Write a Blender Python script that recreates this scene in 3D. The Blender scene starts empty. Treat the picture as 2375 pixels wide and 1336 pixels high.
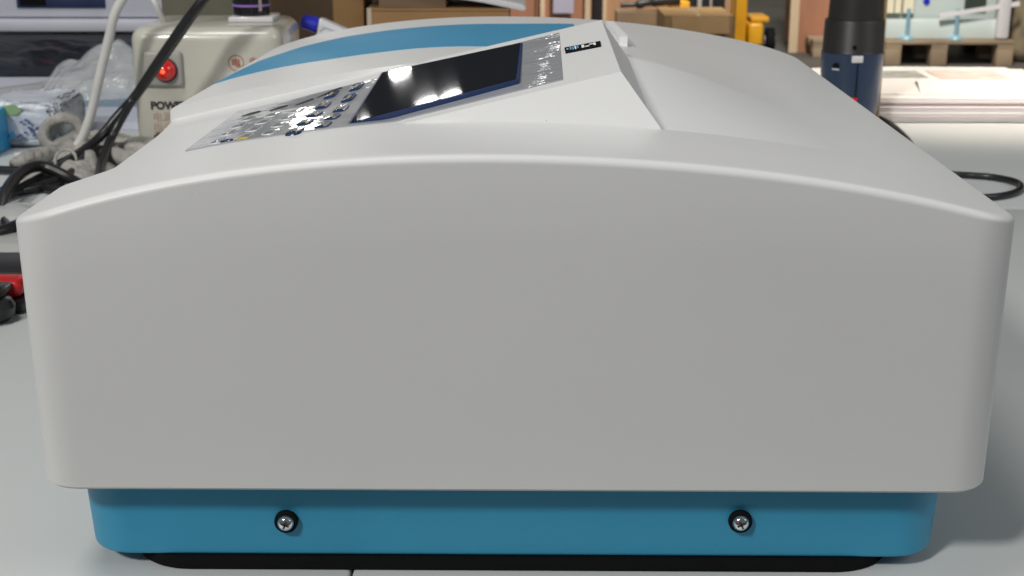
import bpy, bmesh, math, random
from mathutils import Vector, Matrix
from mathutils.geometry import delaunay_2d_cdt
random.seed(7)
C = bpy.context.scene.collection
S = bpy.context.scene
R = math.radians

# ------------------------------------------------------------------ camera
cam_d = bpy.data.cameras.new('camera'); cam = bpy.data.objects.new('camera', cam_d); C.objects.link(cam)
cam.location = (0.00553, -0.55692, 0.30578)
cam.rotation_euler = (R(90 - 16.667), 0, R(0.607))
cam_d.sensor_width = 36; cam_d.lens = 36 * 3300 / 2375
cam_d.clip_start = 0.02; cam_d.clip_end = 100
cam_d.dof.use_dof = True; cam_d.dof.focus_distance = 0.62; cam_d.dof.aperture_fstop = 30
S.camera = cam

# ------------------------------------------------------------------ light
S.view_settings.view_transform = 'Standard'; S.view_settings.look = 'None'
S.view_settings.exposure = -0.11; S.view_settings.gamma = 1.0
w = bpy.data.worlds.new('World'); S.world = w; w.use_nodes = True
bg = w.node_tree.nodes['Background']; bg.inputs[0].default_value = (0.93, 0.97, 1.0, 1); bg.inputs[1].default_value = 0.13

def lamp(name, loc, target, r, power, col=(1, 1, 1), down=False):
    d = bpy.data.lights.new(name, 'AREA'); d.shape = 'DISK'; d.size = 2 * r; d.energy = power; d.color = col
    o = bpy.data.objects.new(name, d); C.objects.link(o); o.location = loc
    o.rotation_euler = (Vector(target) - Vector(loc)).to_track_quat('-Z', 'Y').to_euler()
    if down: o.rotation_euler = (0, 0, 0)
    return o
lamp('key_light', (-1.6, -2.15, 2.25), (0, 0.1, 0.1), 0.2, 75, (1, 0.985, 0.96))
lamp('top_light', (-0.9, -0.3, 3.0), (0, 0.3, 0), 0.5, 34, (1, 0.98, 0.95))
lamp('fill_light', (2.7, -.7, 2.1), (0.1, 0.1, 0.05), 0.8, 24, (.95, .98, 1))
def spot(name, loc, target, power, col, ang, blend, r):
    d = bpy.data.lights.new(name, 'SPOT'); d.energy = power; d.color = col; d.spot_size = R(ang); d.spot_blend = blend; d.shadow_soft_size = r
    o = bpy.data.objects.new(name, d); C.objects.link(o); o.location = loc
    o.rotation_euler = (Vector(target) - Vector(loc)).to_track_quat('-Z', 'Y').to_euler()
spot('desk_light', (1.0, 1.02, .80), (.60, 1.36, 0), 52, (1, .88, .72), 48, .8, .07)
spot('hall_light', (1.2, 4.6, 3.6), (1.7, 8.2, -.5), 1700, (1, .95, .87), 82, .6, .4)
for loc, r_, p_ in (((-1.33, 7.58, 2.61), .075, 6), ((-1.18, 7.59, 2.615), .07, 2), ((-1.40, 7.66, 2.36), .065, 6), ((-1.72, 7.58, 2.56), .035, 1.2),
                    ((-2.47, 7.57, 1.61), .11, 3), ((-1.95, 7.6, 1.0), .11, 3), ((-1.55, 7.6, 1.25), .11, 3), ((-.75, 7.6, 3.25), .05, .4)):  # high ones mirror in the screen; low ones added for glare on the keypad
    lamp('glare_lamp', loc, (0, 0.2, 0.2), r_, p_, (1, 0.98, 0.95), loc[2] > 2)

# ------------------------------------------------------------------ materials
def lin(h):
    v = [int(h[i:i + 2], 16) / 255 for i in (1, 3, 5)]
    return tuple(x / 12.92 if x <= .04045 else ((x + .055) / 1.055) ** 2.4 for x in v)
def mat(name, col, rough=.5, metal=0, bump=0, bscale=400, var=0, vscale=20, coat=0, spec=.5, alpha=None, trans=0, stretch=None, emit=0, detail=3, specks=0):
    m = bpy.data.materials.new(name); m.use_nodes = True
    nt = m.node_tree; b = nt.nodes['Principled BSDF']
    if isinstance(col, str): col = lin(col)
    b.inputs['Base Color'].default_value = (*col, 1); b.inputs['Roughness'].default_value = rough
    b.inputs['Metallic'].default_value = metal; b.inputs['Coat Weight'].default_value = coat
    b.inputs['Coat Roughness'].default_value = .04
    b.inputs['Specular IOR Level'].default_value = spec; b.inputs['Transmission Weight'].default_value = trans
    if alpha is not None: b.inputs['Alpha'].default_value = alpha
    if emit:
        b.inputs['Emission Color'].default_value = (*col, 1); b.inputs['Emission Strength'].default_value = emit
    tc = nt.nodes.new('ShaderNodeTexCoord'); mp = nt.nodes.new('ShaderNodeMapping')
    nt.links.new(tc.outputs['Object'], mp.inputs[0])
    if stretch: mp.inputs['Scale'].default_value = stretch
    if bump:
        n = nt.nodes.new('ShaderNodeTexNoise'); n.inputs['Scale'].default_value = bscale; n.inputs['Detail'].default_value = detail
        nt.links.new(mp.outputs[0], n.inputs['Vector'])
        bp = nt.nodes.new('ShaderNodeBump'); bp.inputs['Strength'].default_value = 1; bp.inputs['Distance'].default_value = bump
        nt.links.new(n.outputs['Fac'], bp.inputs['Height']); nt.links.new(bp.outputs[0], b.inputs['Normal']); nt.links.new(bp.outputs[0], b.inputs['Coat Normal'])
    if var:
        n = nt.nodes.new('ShaderNodeTexNoise'); n.inputs['Scale'].default_value = vscale; n.inputs['Detail'].default_value = 5
        nt.links.new(mp.outputs[0], n.inputs['Vector'])
        r = nt.nodes.new('ShaderNodeMapRange'); r.inputs[1].default_value = .3; r.inputs[2].default_value = .7
        r.inputs[3].default_value = 1 - var; r.inputs[4].default_value = 1 + var
        nt.links.new(n.outputs['Fac'], r.inputs[0])
        h = nt.nodes.new('ShaderNodeHueSaturation'); h.inputs['Color'].default_value = (*col, 1)
        nt.links.new(r.outputs[0], h.inputs['Value']); nt.links.new(h.outputs[0], b.inputs['Base Color'])
        if specks:                                            # scattered dust and pin marks
            v = nt.nodes.new('ShaderNodeTexVoronoi'); v.inputs['Scale'].default_value = specks
            nt.links.new(mp.outputs[0], v.inputs['Vector'])
            sp = nt.nodes.new('ShaderNodeSeparateColor'); nt.links.new(v.outputs['Color'], sp.inputs[0])
            q = nt.nodes.new('ShaderNodeMath'); q.operation = 'MULTIPLY'; q.inputs[1].default_value = .026
            pw = nt.nodes.new('ShaderNodeMath'); pw.operation = 'POWER'; pw.inputs[1].default_value = 5
            nt.links.new(sp.outputs[0], pw.inputs[0]); nt.links.new(pw.outputs[0], q.inputs[0])
            lt = nt.nodes.new('ShaderNodeMath'); lt.operation = 'LESS_THAN'
            nt.links.new(v.outputs['Distance'], lt.inputs[0]); nt.links.new(q.outputs[0], lt.inputs[1])
            mx = nt.nodes.new('ShaderNodeMix'); mx.data_type = 'RGBA'
            ms = nt.nodes.new('ShaderNodeMath'); ms.operation = 'MULTIPLY'; ms.inputs[1].default_value = .55
            nt.links.new(lt.outputs[0], ms.inputs[0]); nt.links.new(ms.outputs[0], mx.inputs[0])
            nt.links.new(h.outputs[0], mx.inputs[6]); mx.inputs[7].default_value = (.08, .075, .07, 1)
            nt.links.new(mx.outputs[2], b.inputs['Base Color'])
    return m
M = dict(
    shell=mat('white_plastic', (.66, .66, .65), .42, bump=.000035, bscale=1500, var=.016, vscale=9, specks=70),
    blue=mat('blue_plastic', (.028, .265, .44), .42, bump=.00006, bscale=1300, var=.035, vscale=22, specks=80),
    stripe=mat('blue_film', (.045, .27, .46), .5, bump=.00002, bscale=300, var=.03),
    rubber=mat('black_rubber', (.006, .006, .0065), .85, spec=.12),
    chrome=mat('chrome', (.75, .75, .76), .12, metal=1),
    membrane=mat('grey_film', (.36, .37, .39), .3, bump=.0007, bscale=55, coat=1, stretch=(.5, 1, 1), detail=3),
    lcd=mat('black_glass', (.018, .020, .024), .03, spec=.4),
    lcdframe=mat('blue_frame', (.014, .035, .12), .3, coat=.3),
    keyblue=mat('navy_key', (.012, .03, .09), .25, coat=.6),
    keygrey=mat('grey_key', (.2, .21, .225), .3, coat=.6, bump=.0006, bscale=60),
    keyrim=mat('pale_key_rim', (.62, .63, .65), .3, coat=.6),
    yellow_ink=mat('yellow_ink', (.45, .33, .06), .4),
    legend=mat('legend_ink', (.3, .28, .14), .4),
    dark_ink=mat('dark_ink', (.03, .03, .03), .5),
    red_ink=mat('red_ink', (.42, .1, .06), .6),
    faint_red=mat('faint_red_ink', (.47, .3, .23), .6),
    white_ink=mat('white_ink', (.86, .86, .86), .35),
    cyan_ink=mat('cyan_ink', (.1, .35, .6), .4),
    bench=mat('bench_laminate', (.54, .56, .55), .42, bump=.00003, bscale=600, var=.03, vscale=5, specks=55),
    seam=mat('dark_seam', (.03, .03, .03), .8),
    floor=mat('dark_concrete', (.075, .07, .062), .7, bump=.002, bscale=30, var=.2, vscale=3),
    wall_low=mat('cream_wall', (.46, .45, .4), .8, var=.06, vscale=2),
    wall_high=mat('dark_wall', (.035, .033, .03), .9, var=.1, vscale=2),
    boxpaint=mat('beige_enamel', (.56, .545, .465), .28, bump=.0004, bscale=14, coat=.5, var=.03),
    lampbezel=mat('grey_bezel', (.38, .37, .34), .4),
    redlens=mat('red_lens', (.75, .012, .008), .15, coat=.8),
    redglow=mat('red_glow', (1, .1, .03), .3, emit=1.6),
    blackcable=mat('black_cable', (.012, .012, .013), .32),
    whitecable=mat('white_cable', (.62, .61, .58), .42, var=.05, vscale=40),
    olive=mat('olive_tin', (.13, .125, .085), .5, var=.1),
    bottle=mat('black_bottle', (.01, .009, .012), .18, coat=.5),
    violet=mat('violet_band', (.3, .16, .5), .4),
    pale_mark=mat('pinkish_band', (.4, .3, .28), .4),
    cab=mat('white_cabinet', (.6, .61, .68), .5, var=.03),
    navy=mat('navy_panel', (.02, .035, .1), .3, var=.2, vscale=30),
    redled=mat('red_led', (1, .02, .06), .3, emit=2.5),
    wrapdark=mat('dark_wrapped_film', (.006, .011, .018), .45, spec=.12, bump=.004, bscale=9, coat=.15, stretch=(1, 3, 3), var=.6, vscale=8),
    clearfilm=mat('clear_plastic_film', (.8, .83, .85), .12, bump=.02, bscale=22, alpha=.42, coat=.6),
    lilacpaper=mat('lilac_paper', (.56, .58, .68), .6, var=.07, vscale=14),
    slate=mat('slate_folder', (.2, .28, .36), .45, var=.08, vscale=10),
    wipeblue=mat('cyan_carton', (.04, .35, .66), .4),
    leafgreen=mat('green_print', (.25, .4, .2), .5),
    packwhite=mat('white_pack', (.58, .62, .68), .35, bump=.006, bscale=30, var=.1, vscale=18),
    bluesplat=mat('blue_print', (.08, .13, .28), .5),
    cloth=mat('grey_cloth', (.33, .32, .29), .9, bump=.012, bscale=45, var=.4, vscale=30),
    whitebag=mat('white_bag', (.5, .51, .49), .4, bump=.012, bscale=12, var=.06, vscale=12),
    redtool=mat('red_plastic', (.5, .012, .012), .35),
    blacktool=mat('black_plastic', (.013, .013, .014), .3),
    white=mat('white_gloss', (.7, .69, .7), .3, coat=.3),
    cobalt=mat('cobalt_plastic', (.015, .02, .45), .25, coat=.4),
    kraft=mat('kraft_card', (.3, .165, .062), .75, var=.1, vscale=9, bump=.0008, bscale=50),
    kraft2=mat('brown_card', (.19, .125, .072), .8, var=.08, vscale=9),
    kraft3=mat('tan_card', (.36, .22, .095), .75, var=.12, vscale=6),
    tape=mat('clear_tape', (.55, .47, .36), .25, coat=.5),
    ply=mat('plywood', (.34, .19, .1), .65, var=.18, vscale=2.2, stretch=(6, 1, 1)),
    plyred=mat('red_plywood', (.3, .135, .075), .6, var=.12, vscale=2.2, stretch=(6, 1, 1)),
    batten=mat('pale_batten', (.5, .38, .25), .7, var=.15, vscale=4),
    poster=mat('lilac_sheet', (.36, .34, .42), .5, var=.03),
    darkmetal=mat('dark_metal', (.02, .02, .022), .4),
    jack=mat('yellow_paint', (.62, .3, .012), .4, var=.12, vscale=8),
    pallet=mat('pallet_wood', (.27, .2, .13), .8, var=.22, vscale=6, stretch=(1, 6, 1)),
    glass=mat('pale_glass', (.55, .62, .6), .15, coat=.5, var=.05, vscale=2),
    cream=mat('cream_sheet', (.72, .66, .5), .5, var=.05, vscale=4),
    bluepost=mat('blue_post', (.2, .36, .44), .4),
    wrap=mat('white_foam', (.66, .64, .66), .6, var=.05),
    greendark=mat('dark_green_panel', (.035, .045, .035), .35),
    paper=mat('white_paper', (.82, .79, .77), .7, var=.03, vscale=8),
    pinkpaper=mat('pinkish_paper', (.8, .71, .72), .7, var=.04, vscale=8),
    ink=mat('grey_print', (.45, .46, .43), .7, var=.3, vscale=60),
    pinkink=mat('pink_print', (.78, .62, .56), .7, var=.15, vscale=40),
    gunblue=mat('navy_gun', (.02, .04, .085), .33, coat=.3, var=.08, vscale=20),
    gunblack=mat('black_nozzle', (.022, .02, .019), .42, var=.1, vscale=20),
    tan_edge_light=mat('tan_edge_light', (.3, .22, .12), .5),  # warm lamp light on the heat gun's edge, put into colour
    stain=mat('brown_wear', (.2, .16, .1), .7, var=.3),
)

# ------------------------------------------------------------------ helpers
def link(name, me, m, parent=None, smooth=None):
    o = bpy.data.objects.new(name, me); C.objects.link(o)
    for mm in (m if isinstance(m, (list, tuple)) else [m]): me.materials.append(mm)
    if parent: o.parent = parent
    if smooth is not None: me.shade_smooth() if smooth >= 180 else shade(me, smooth)
    return o
def shade(me, ang):
    me.shade_smooth()
    bm = bmesh.new(); bm.from_mesh(me)
    for e in bm.edges:
        if len(e.link_faces) == 2 and e.calc_face_angle(0) > R(ang): e.smooth = False
    bm.to_mesh(me); bm.free()
def tag(o, label, cat, group=None, kind=None):
    o['label'] = label; o['category'] = cat
    if group: o['group'] = group
    if kind: o['kind'] = kind
    return o
def empty(name, loc, label, cat, group=None, rz=0):
    o = bpy.data.objects.new(name, None); C.objects.link(o); o.location = loc; o.rotation_euler.z = rz
    o.empty_display_size = .02
    return tag(o, label, cat, group)
def struct(name, bm, m):
    o = obj(name, bm, m); o['kind'] = 'structure'; return o
def obj(name, bm, m, parent=None, smooth=35):
    me = bpy.data.meshes.new(name); bmesh.ops.recalc_face_normals(bm, faces=bm.faces); bm.to_mesh(me); bm.free()
    return link(name, me, m, parent, smooth)
def box(x0, x1, y0, y1, z0, z1, r=0, seg=2, bm=None):
    t = bmesh.new()
    bmesh.ops.create_cube(t, size=1)
    for v in t.verts:
        v.co = Vector((x0 + (v.co.x + .5) * (x1 - x0), y0 + (v.co.y + .5) * (y1 - y0), z0 + (v.co.z + .5) * (z1 - z0)))
    if r: bmesh.ops.bevel(t, geom=t.edges[:], offset=r, segments=seg, affect='EDGES', profile=.5)
    return merge(bm, t)
def merge(bm, t):
    if bm is None: return t
    me = bpy.data.meshes.new('tmp'); t.to_mesh(me); t.free(); bm.from_mesh(me); bpy.data.meshes.remove(me); return bm
def xform(bm, mx):
    bmesh.ops.transform(bm, matrix=mx, verts=bm.verts); return bm
def lathe(profile, n=32, axis='Z', loc=(0, 0, 0), bm=None):
    t = bmesh.new(); rings = []
    for r, z in profile:
        if r < 1e-7: rings.append([t.verts.new((0, 0, z))])
        else: rings.append([t.verts.new((r * math.cos(2 * math.pi * i / n), r * math.sin(2 * math.pi * i / n), z)) for i in range(n)])
    for a, b in zip(rings, rings[1:]):
        for i in range(n):
            j = (i + 1) % n
            if len(a) == 1 and len(b) == 1: continue
            if len(a) == 1: t.faces.new((a[0], b[i], b[j]))
            elif len(b) == 1: t.faces.new((a[i], a[j], b[0]))
            else: t.faces.new((a[i], a[j], b[j], b[i]))
    if axis == '-Y': xform(t, Matrix.Rotation(R(90), 4, 'X'))
    if axis == 'X': xform(t, Matrix.Rotation(R(90), 4, 'Y'))
    xform(t, Matrix.Translation(loc)); return merge(bm, t)
def smooth_path(pts, k=8):
    P = [Vector(p) for p in pts]; P = [2 * P[0] - P[1]] + P + [2 * P[-1] - P[-2]]; out = []
    for i in range(1, len(P) - 2):
        a, b, c, d = P[i - 1:i + 3]
        for s in range(k):
            t = s / k
            out.append(.5 * ((2 * b) + (c - a) * t + (2 * a - 5 * b + 4 * c - d) * t * t + (3 * b - a - 3 * c + d) * t ** 3))
    out.append(P[-2]); return out
def tube(pts, r, n=12, k=8, bm=None, smooth=True):
    P = smooth_path(pts, k) if smooth else [Vector(p) for p in pts]
    t = bmesh.new(); prev = None; rings = []; ref = None
    for i, p in enumerate(P):
        d = (P[min(i + 1, len(P) - 1)] - P[max(i - 1, 0)]).normalized()
        if ref is None: ref = d.orthogonal().normalized()
        ref = (ref - d * ref.dot(d)).normalized(); q = d.cross(ref)
        rr = r[min(i * len(r) // len(P), len(r) - 1)] if isinstance(r, (list, tuple)) else r
        rings.append([t.verts.new(p + rr * (math.cos(2 * math.pi * j / n) * ref + math.sin(2 * math.pi * j / n) * q)) for j in range(n)])
    for a, b in zip(rings, rings[1:]):
        for j in range(n): t.faces.new((a[j], a[(j + 1) % n], b[(j + 1) % n], b[j]))
    t.faces.new(rings[0][::-1]); t.faces.new(rings[-1]); return merge(bm, t)
def prism(poly, d0, d1, plane='XZ', bev=0, bm=None):
    t = bmesh.new(); f = lambda a, b, d: (a, d, b) if plane == 'XZ' else ((a, b, d) if plane == 'XY' else (d, a, b))
    v0 = [t.verts.new(f(a, b, d0)) for a, b in poly]; v1 = [t.verts.new(f(a, b, d1)) for a, b in poly]
    n = len(poly); t.faces.new(v0); t.faces.new(v1[::-1])
    for i in range(n): t.faces.new((v0[i], v0[(i + 1) % n], v1[(i + 1) % n], v1[i]))
    bmesh.ops.recalc_face_normals(t, faces=t.faces)
    if bev: bmesh.ops.bevel(t, geom=t.edges[:], offset=bev, segments=2, affect='EDGES', profile=.5)
    return merge(bm, t)
def blob(x0, x1, y0, y1, h, amp, f, seed, nx=60, ny=60, base=0.0, pw=.5):
    """a crumpled mound lying on a surface: closed height mesh"""
    from mathutils import noise
    t = bmesh.new(); V = []
    for j in range(ny + 1):
        row = []
        for i in range(nx + 1):
            u, v = i / nx * 2 - 1, j / ny * 2 - 1
            a = math.atan2(v, u); rad = 1 + .18 * noise.noise(Vector((math.cos(a) * 1.3 + seed, math.sin(a) * 1.3, seed)))
            q = max(0, 1 - (u * u + v * v) ** 1.0 / rad)
            x = (x0 + x1) / 2 + u * (x1 - x0) / 2; y = (y0 + y1) / 2 + v * (y1 - y0) / 2
            n = noise.noise(Vector((x * f + seed, y * f, seed))) + .5 * abs(noise.noise(Vector((x * f * 2.3, y * f * 2.3, seed + 3))))
            z = (h * (1 + amp * n)) * q ** pw if q > 0 else 0
            row.append(t.verts.new((x, y, base + max(z, 0.0005))) if True else None)
        V.append(row)
    for j in range(ny):
        for i in range(nx):
            f4 = (V[j][i], V[j][i + 1], V[j + 1][i + 1], V[j + 1][i])
            if max(v.co.z for v in f4) > base + .0012: t.faces.new(f4)
    bmesh.ops.delete(t, geom=[v for v in t.verts if not v.link_faces], context='VERTS')
    return t
def text(s, size, loc, rot, m, parent, name='lettering', thick=.0002, bold=0):
    cu = bpy.data.curves.new('tmp', 'FONT'); cu.body = s; cu.size = size; cu.extrude = thick; cu.offset = bold; cu.resolution_u = 3
    o = bpy.data.objects.new('tmp', cu); C.objects.link(o)
    bpy.context.view_layer.update()
    me = bpy.data.meshes.new_from_object(o.evaluated_get(bpy.context.evaluated_depsgraph_get()))
    bpy.data.objects.remove(o); me.name = name
    me.materials.clear(); p = link(name, me, m, parent); p.location = loc; p.rotation_euler = rot
    return p

# ------------------------------------------------------------------ setting
struct('floor', box(-14, 14, -6, 15, -.86, -.78), M['floor'])
struct('wall_lower', box(-14, 14, 11.5, 11.7, -.78, 2.0), M['wall_low'])
struct('wall_upper', box(-14, 14, 11.5, 11.7, 2.0, 8.0), M['wall_high'])  # out of view; coloured dark so the screen reflects little light

def bench(name, slabs, label, y0):
    xs = [s[0] for s in slabs] + [s[1] for s in slabs]; ys = [s[2] for s in slabs] + [s[3] for s in slabs]
    x0, x1, ya, yb = min(xs), max(xs), min(ys), max(ys)
    e = empty(name, ((x0 + x1) / 2, (ya + yb) / 2, -.78), label, 'workbench', 'white topped workbenches')
    off = -Vector(e.location)
    for s in slabs:
        obj('worktop', xform(box(s[0], s[1], s[2], s[3], -.03, 0, .0015), Matrix.Translation(off)), M['bench'], e)
    for x in (x0 + .06, x1 - .06):
        for y in (ya + .06, yb - .06):
            obj('leg', xform(box(x - .025, x + .025, y - .025, y + .025, -.78, -.03), Matrix.Translation(off)), M['darkmetal'], e)
    obj('frame', xform(box(x0 + .05, x1 - .05, ya + .05, yb - .05, -.09, -.0305), Matrix.Translation(off)), M['darkmetal'], e)
bench('workbench', [(-1.0, -.0735, -.035, .722), (-.0722, 1.4, -.035, .722)], 'near white workbench with a dark joint, carrying the instrument', 0)
bench('workbench', [(-1.5, 1.5, .728, 1.64)], 'second white workbench right behind the instrument, under the paper stack', 0)
bench('workbench', [(-1.7, .02, 1.645, 2.4)], 'farthest white workbench, under the white cabinet and brown boxes', 0)

# ------------------------------------------------------------------ the instrument
AC = (-3.24801117, 0.39427814, -0.53130709, -0.01284029, 0.19246707)
def A(x):
    x = min(.2075, max(-.2075, x)); r = 0
    for c in AC: r = r * x + c
    return r
def ss(a, b, x):
    t = min(1, max(0, (x - a) / (b - a))); return t * t * (3 - 2 * t)
Y1, Y2 = .0755, .1895
PT, PR, PN, PB, PE = (-.051, .0745), (.0482, .0920), (.066, .0755), (.058, .1895), (.044, .1895)
ZR = .2130
def FZ(x): return .1733 + .2325 * (x + .183)
def DL(x): return (.0085 + .004 * ss(-.12, -.03, x) + .0045 * ss(-.01, .055, x)) * (1 - ss(.05, .155, x))
def FL(x, y):
    t = (y - Y1) / (Y2 - Y1); f = 1 - ss(.058, .15, x)
    return A(x) - .0075 * f * (1 - t) ** 2 + DL(x) * t ** 1.2
def side(a, b, p): return (b[0] - a[0]) * (p[1] - a[1]) - (b[1] - a[1]) * (p[0] - a[0])
def zr(x): return A(-.051) + (ZR - A(-.051)) * (x + .051) / .0992
def yr(x): return PT[1] + (PR[1] - PT[1]) * (x - PT[0]) / (PR[0] - PT[0])
def H(x, y):
    a = A(x)
    if y <= Y1 and y < PT[1]: return a - .0016 * math.sin(math.pi * min(1, max(0, (y - .006) / .068))) * ss(-.09, -.02, x) * (1 - ss(.045, .066, x))
    if y > Y2: return a + DL(x) * max(0, 1 - (y - .19) / .34)
    t = min(1, max(0, (y - Y1) / (Y2 - Y1))); p = (x, y)
    if x <= PT[0]:
        z0 = A(-.051) + .217 * (x + .051); h = z0 + (FZ(x) - z0) * t; k = .0016 * ss(Y1, .09, y)
        if y < Y1 + .0002: return a
        if k < 1e-6: return max(a, h)
        e = max(0, k - abs(a - h)) / k; return max(a, h) + e * e * k / 4
    if side(PT, PR, p) <= 0 and side(PR, PN, p) <= 0:
        z0, z1, z2 = A(PT[0]), ZR, A(PN[0])
        d = (PR[1] - PN[1]) * (PT[0] - PN[0]) + (PN[0] - PR[0]) * (PT[1] - PN[1])
        l0 = ((PR[1] - PN[1]) * (x - PN[0]) + (PN[0] - PR[0]) * (y - PN[1])) / d
        l1 = ((PN[1] - PT[1]) * (x - PN[0]) + (PT[0] - PN[0]) * (y - PN[1])) / d
        return max(a, l0 * z0 + l1 * z1 + (1 - l0 - l1) * z2)
    if y <= Y1: return a
    if side(PR, PE, p) >= 0:
        s = (y - yr(x)) / (Y2 - yr(x)); return zr(x) + (FZ(x) - zr(x)) * s
    if side(PN, PB, p) > 0:
        s = min(1, max(0, (y - PR[1]) / (Y2 - PR[1]))); s2 = (y - PN[1]) / (Y2 - PN[1])
        q = min(1, max(0, (y - PN[1]) / (PR[1] - PN[1])))
        xe = PR[0] + (PE[0] - PR[0]) * s if y > PR[1] else PN[0] + (PR[0] - PN[0]) * q; xb = PN[0] + (PB[0] - PN[0]) * s2
        ze = ZR + (FZ(PE[0]) - ZR) * s if y > PR[1] else A(PN[0]) + (ZR - A(PN[0])) * q
        u = min(1, max(0, (x - xe) / max(1e-6, xb - xe)))
        return ze + (FL(xb, y) - ze) * u
    return FL(x, y)

inst = empty('bench_instrument', (0, .25, .0015), 'white laboratory instrument with arched top, blue base and tilted keypad screen panel', 'lab instrument')
IO = Vector((0, -.25, 0))
def ipart(name, bm, m, parent=None, smooth=35):
    if parent is None: xform(bm, Matrix.Translation(IO)); parent = inst
    else: xform(bm, Matrix.Translation(IO))
    return obj(name, bm, m, parent, smooth)

def arc(cx, cy, r, a0, a1, n):
    return [(cx + r * math.cos(R(a0 + (a1 - a0) * i / n)), cy + r * math.sin(R(a0 + (a1 - a0) * i / n))) for i in range(n + 1)]
def seg(a, b, st):
    n = max(1, int(math.hypot(b[0] - a[0], b[1] - a[1]) / st))
    return [(a[0] + (b[0] - a[0]) * i / n, a[1] + (b[1] - a[1]) * i / n) for i in range(1, n)]
def outline(x0, x1, y0, y1, rn, rf, notch=True):
    """counter-clockwise from near-left corner"""
    L = []
    a = arc(x0 + rn, y0 + rn, rn, 180, 270, 14); b = arc(x1 - rn, y0 + rn, rn, 270, 360, 14)
    c = arc(x1 - rf, y1 - rf, rf, 0, 90, 14)
    xi = x0 + (.0240 if notch else 0)
    d = arc(xi + rf, y1 - rf, rf, 90, 180, 14)
    L += a + seg(a[-1], b[0], .004) + b + seg(b[-1], c[0], .004) + c + seg(c[-1], d[0], .005) + d
    if notch:
        e = (xi, .19); e2 = (xi, .1892)
        L += seg(d[-1], e, .004) + [e, e2]
        f = arc(xi - .003, .078, .003, 0, -90, 5)      # concave
        L += seg(e2, f[0], .004) + f
        g = arc(x0 + .006, .069, .006, 90, 180, 7)
        L += g + seg(g[-1], a[0], .004)
    else: L += seg(d[-1], a[0], .004)
    return L
def inset(L, d):
    n = len(L); out = []
    for i in range(n):
        (ax, ay), (bx, by) = L[i - 1], L[(i + 1) % n]
        tx, ty = bx - ax, by - ay; l = math.hypot(tx, ty) or 1
        out.append((L[i][0] - ty / l * d, L[i][1] + tx / l * d))
    return out
def inside(p, L):
    x, y = p; c = False; n = len(L); j = n - 1
    for i in range(n):
        if (L[i][1] > y) != (L[j][1] > y) and x < (L[j][0] - L[i][0]) * (y - L[i][1]) / (L[j][1] - L[i][1]) + L[i][0]: c = not c
        j = i
    return c
def build_shell():
    L = outline(-.2075, .2075, 0, .535, .021, .034); n = len(L); r = .0035
    rings = []
    zb = .0458
    rings.append([(x, y, zb) for x, y in inset(L, .012)])
    rings.append([(x, y, zb) for x, y in inset(L, .0030)])
    rings.append([(x, y, zb + .0012) for x, y in inset(L, .0018)])
    for k in range(1, 5):
        rings.append([(x, y, zb + .0012 + (H(*inset(L, .0045)[i]) - r - zb - .0012) * k / 4) for i, (x, y) in enumerate(inset(L, .0018 * (1 - k / 4)))])
    K = 7
    for k in range(1, K + 1):
        a = math.pi / 2 * k / K; Li = inset(L, r * (1 - math.cos(a)))
        Lz = inset(L, .0045)
        rings.append([(x, y, (H(x, y) if k == K else H(*Lz[i]) * (1 - k / K) + H(x, y) * (k / K)) - r * (1 - math.sin(a))) for i, (x, y) in enumerate(Li)])
    bm = bmesh.new(); VR = [[bm.verts.new(p) for p in ring] for ring in rings]
    for a, b in zip(VR, VR[1:]):
        for i in range(n): bm.faces.new((a[i], a[(i + 1) % n], b[(i + 1) % n], b[i]))
    bm.faces.new(VR[0][::-1])
    # the top sheet, triangulated round its creases
    loop = [(v.co.x, v.co.y) for v in VR[-1]]
    pts = [Vector(p) for p in loop]; edges = [(i, (i + 1) % n) for i in range(n)]
    def crease(P, st=.003):
        i0 = None
        for a, b in zip(P, P[1:]):
            for q in [a] + seg(a, b, st) + ([b] if b is P[-1] else []):
                pts.append(Vector(q))
                if i0 is not None: edges.append((len(pts) - 2, len(pts) - 1))
                i0 = True
    crease([(-.1790, .1892), (.15, .1892)]); crease([(-.1790, .1900), (.15, .1900)])
    crease([(PT[0], PT[1]), PR, PN, (PB[0], .1890)], .002)
    crease([PR, (PE[0], .1890)], .002)
    crease([(-.179, Y1 - .0006), (-.054, Y1 - .0006)]); crease([(.068, Y1), (.16, Y1)])
    Lin = inset(L, r * 1.35); st = .0042
    xs = [-.2075 + st * i for i in range(int(.415 / st) + 2)]
    for j in range(int(.535 / st) + 2):
        for i, x in enumerate(xs):
            p = (x + (st / 2 if j % 2 else 0), st * j)
            if abs(p[1] - .1896) < .0015 or (p[1] > .072 and p[1] < .0935 and -.06 < p[0] < .075): continue
            if inside(p, Lin): pts.append(Vector(p))
    y = .0750
    while y < .0935:                                     # dense strip for the steep near face
        x = -.058
        while x < .073: pts.append(Vector((x, y))); x += .0016
        y += .0012
    V, E, F, ov, oe, of = delaunay_2d_cdt(pts, edges, [], 1, 1e-6)
    vm = {}
    for i, o in enumerate(ov):
        lo = [q for q in o if q < n]
        if lo: vm[i] = VR[-1][lo[0]]
    for i, v in enumerate(V):
        if i not in vm:
            yy = v.y
            vm[i] = bm.verts.new((v.x, v.y, H(v.x, yy)))
    for f in F:
        vs = [vm[i] for i in f]
        if len(set(vs)) < 3: continue
        try: bm.faces.new(vs)
        except ValueError: pass
    return bm
housing = ipart('housing', build_shell(), M['shell'], smooth=26)

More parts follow.
